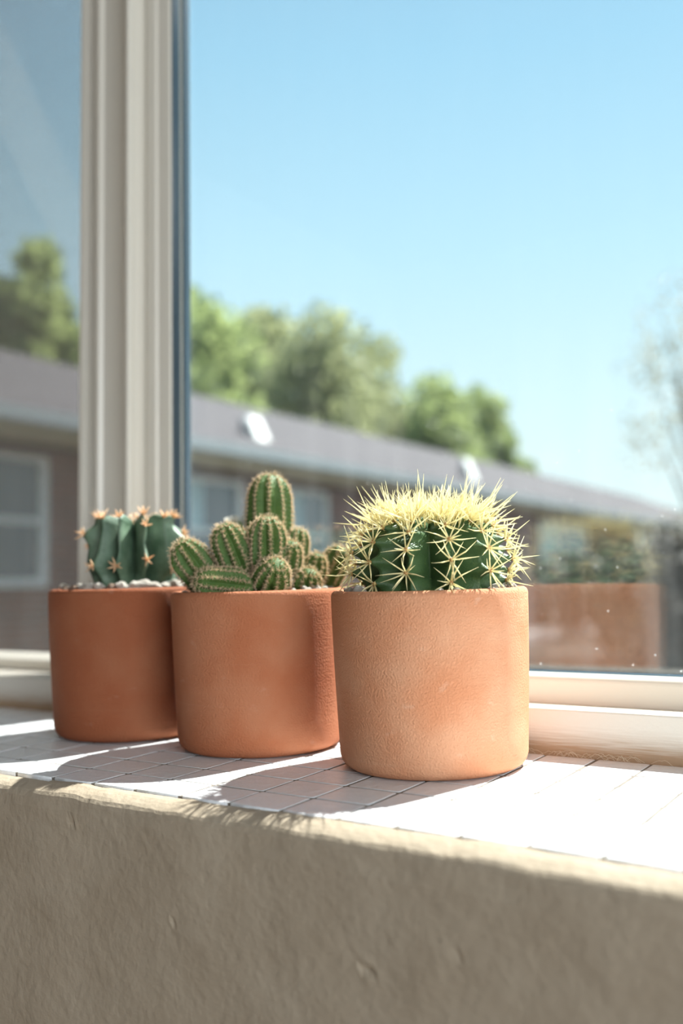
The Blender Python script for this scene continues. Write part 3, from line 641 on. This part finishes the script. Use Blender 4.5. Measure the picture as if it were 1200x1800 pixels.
for (ya, yb, za, zb) in hwins:
    zm = (za + zb) / 2
    fr = hb('window', M_trim, [(XW, XW + 0.06, ya, ya + 0.09, za, zb), (XW, XW + 0.06, yb - 0.09, yb, za, zb), (XW, XW + 0.06, ya + .09, yb - .09, za, za + 0.08), (XW, XW + 0.06, ya + .09, yb - .09, zb - 0.06, zb), (XW, XW + 0.05, ya + .09, yb - .09, zm - 0.03, zm + 0.03)])
    hb('pane', M_hglass, [(XW, XW + 0.02, ya + .09, yb - .09, za + 0.08, zb - 0.06)], fr)
    hb('curtain', M_curt, [(XW + 0.02, XW + 0.025, ya + .09, ya + .09 + (yb - ya) * 0.35, zm, zb - 0.06)], fr)
for (yy, zt, xx) in ((9.0, 0.27, -7.5), (15.3, 0.36, -7.5)):
    zr = ZE + (XE - xx) / (XE - XR) * (ZR - ZE)
    q = MB(); q.cone((xx, yy, zr - 0.05), (xx, yy, zr + zt * 0.8), 0.045, 0.045, 12); vt = q.build('vent_pipe', mat('dark_pipe', (0.06, 0.07, 0.09), 0.6), house, True); vt.location = HO
    q = MB(); q.prism([(xx - .10, zr - .02), (xx - .08, zr + zt), (xx - .02, zr + zt), (xx + .16, zr - .08)], 1, 0, 1); q.v = [(p[0], yy + .10 + p[1] * .26, p[2]) for p in q.v]; fl = q.build('flashing', M_trim, house, False); fl.location = HO
for yy in (23.2, 26.2):
    hb('porch_post', M_trim, [(XE - 0.12, XE - 0.02, yy, yy + 0.14, FLOOR, ZE - 0.22)])

# ------------------------------------------------------------------ outside: trees
M_bark = mat('bark', (0.16, 0.12, 0.09), 0.9, 0.1)
def foliage(name, parent, blobs, n, size, m, rnd):
    q = MB()
    tot = sum(b[3] ** 2 for b in blobs)
    for (bx, by, bz, br) in blobs:
        for _ in range(int(n * br * br / tot)):
            d = Vector((rnd.gauss(0, 1), rnd.gauss(0, 1), rnd.gauss(0, 1))).normalized(); r = br * rnd.uniform(.45, 1.06)
            c = Vector((bx, by, bz)) + Vector((d.x * r, d.y * r, d.z * r * 0.95))
            u = Vector((rnd.gauss(0, 1), rnd.gauss(0, 1), rnd.gauss(0, 1))).normalized(); w_ = u.orthogonal().normalized(); s_ = size * rnd.uniform(.6, 1.3)
            q.add([c - u * s_, c + w_ * s_ * .5, c + u * s_, c - w_ * s_ * .5], [(0, 1, 2, 3)])
    return tag(q.build(name, m, parent), kind='stuff')
def tree(x, y, top, rad, m, n, size, label, seed, tk=1.0, name='tree'):
    rnd = random.Random(seed); root = empty(name, (x, y, FLOOR)); H = top - FLOOR
    q = MB(); q.tube([(0, 0, 0), (rnd.uniform(-.2, .2), 0, H * .35), (rnd.uniform(-.3, .3), rnd.uniform(-.2, .2), H * .7)], [H * .022 * tk, H * .016 * tk, H * .006 * tk], 8)
    blobs = []
    for k in range(26):
        zz = H * rnd.uniform(.20, .88); wdt = rad * (1.0 - 0.55 * max(0, (zz / H - .5) / .5))
        a = rnd.uniform(0, 6.28); rr_ = wdt * math.sqrt(rnd.random()) * .75; bx, by = rr_ * math.cos(a), rr_ * math.sin(a)
        blobs.append((bx, by, zz, rad * rnd.uniform(.32, .50)))
        q.tube([(0, 0, zz * .55), (bx * .6, by * .6, zz * .85), (bx, by, zz)], [H * .008 * tk, H * .005 * tk, H * .002 * tk], 5)
    blobs.append((0, 0, H - rad * .3, rad * .32))
    q.build('trunk', M_bark, root, True)
    foliage('foliage', root, blobs, n, size, m, rnd)
    return tag(root, label, 'tree')
Ma = leaf_mat('leaf_fresh', (0.23, 0.29, 0.115), (0.42, 0.50, 0.20), 0.5, var=(0.7, (0.13, 0.185, 0.075)))
Mb = leaf_mat('leaf_olive', (0.26, 0.29, 0.15), (0.45, 0.48, 0.25), 0.5, var=(0.7, (0.135, 0.17, 0.07)))
tl = [(-22, 15.2, 8.6, 2.3, Mb, 'olive green tree at the left edge of the left window pane'),
      (-22, 17.4, 10.3, 2.0, Ma, 'tallest pointed bright green tree seen through the insect screen'),
      (-22, 24.0, 10.6, 2.8, Ma, 'bright green tree just right of the mullion behind the roof'),
      (-22, 27.6, 10.7, 2.8, Mb, 'olive green tree above the tall finger cactus, second one right of the mullion'),
      (-22, 31.8, 11.9, 3.0, Mb, 'broad olive tree with the highest crown right of the mullion'),
      (-22, 36.5, 11.6, 2.9, Mb, 'olive tree above the left side of the golden cactus, right of the broadest one'),
      (-22, 42.0, 10.9, 2.9, Ma, 'green tree above the right half of the golden cactus, left of the last two'),
      (-22, 46.8, 11.0, 2.3, Ma, 'green tree second from the right end of the tree row'),
      (-22, 50.8, 8.8, 1.9, Ma, 'last green tree at the right end of the tree row')]
for i, (x, y, tz, rd, m, lb) in enumerate(tl):
    k_ = ((-25.5 if i in (0, 3, 5, 7) else -19.0) - 0.27) / (x - 0.27)
    t = tree(0.27 + (x - 0.27) * k_, -0.49 + (y + 0.49) * k_, 0.10 + (tz - 0.10) * k_, rd * k_ * 1.15, m, 8500, 0.20 * k_, lb, 40 + i); t['group'] = 'trees behind the house roof'
Mc = leaf_mat('leaf_pale', (0.24, 0.20, 0.12), (0.36, 0.33, 0.20), 0.5)
t = tree(-2.65, 12.0, 4.2, 1.15, Mc, 2000, 0.040, 'sparse nearly bare tree at the right edge of the view', 77, 0.3)
Md = leaf_mat('leaf_dark', (0.040, 0.033, 0.019), (0.05, 0.04, 0.02), 0.3, var=(2.5, (0.028, 0.033, 0.017)))
def shrub(x, y, top, rad, m, label, seed, n=2600):
    rnd = random.Random(seed); root = empty('shrub', (x, y, FLOOR)); H = top - FLOOR
    q = MB()
    for k in range(7):
        a = rnd.uniform(0, 6.28); q.tube([(0, 0, 0), (rad * .3 * math.cos(a), rad * .3 * math.sin(a), H * .4), (rad * .6 * math.cos(a), rad * .6 * math.sin(a), H * .8)], [.02, .014, .005], 5)
    q.build('stem', M_bark, root, True)
    blobs = [(rnd.uniform(-.5, .5) * rad, rnd.uniform(-.5, .5) * rad, H * rnd.uniform(.2, .75), rad * rnd.uniform(.4, .6)) for _ in range(9)]
    foliage('foliage', root, blobs, n, 0.05, m, rnd); return tag(root, label, 'shrub', 'shrubs outside the window')
shrub(-1.75, 7.6, 0.72, 0.60, Md, 'dark brown shrub at the right edge, low outside the window', 91)
shrub(-3.3, 10.5, 0.80, 0.75, Md, 'dark shrub beyond the pot reflection, left of the brown one', 92)
shrub(-5.0, 14.5, 0.75, 0.85, Md, 'dark shrub beside the golden cactus, farthest left of the shrubs', 93)
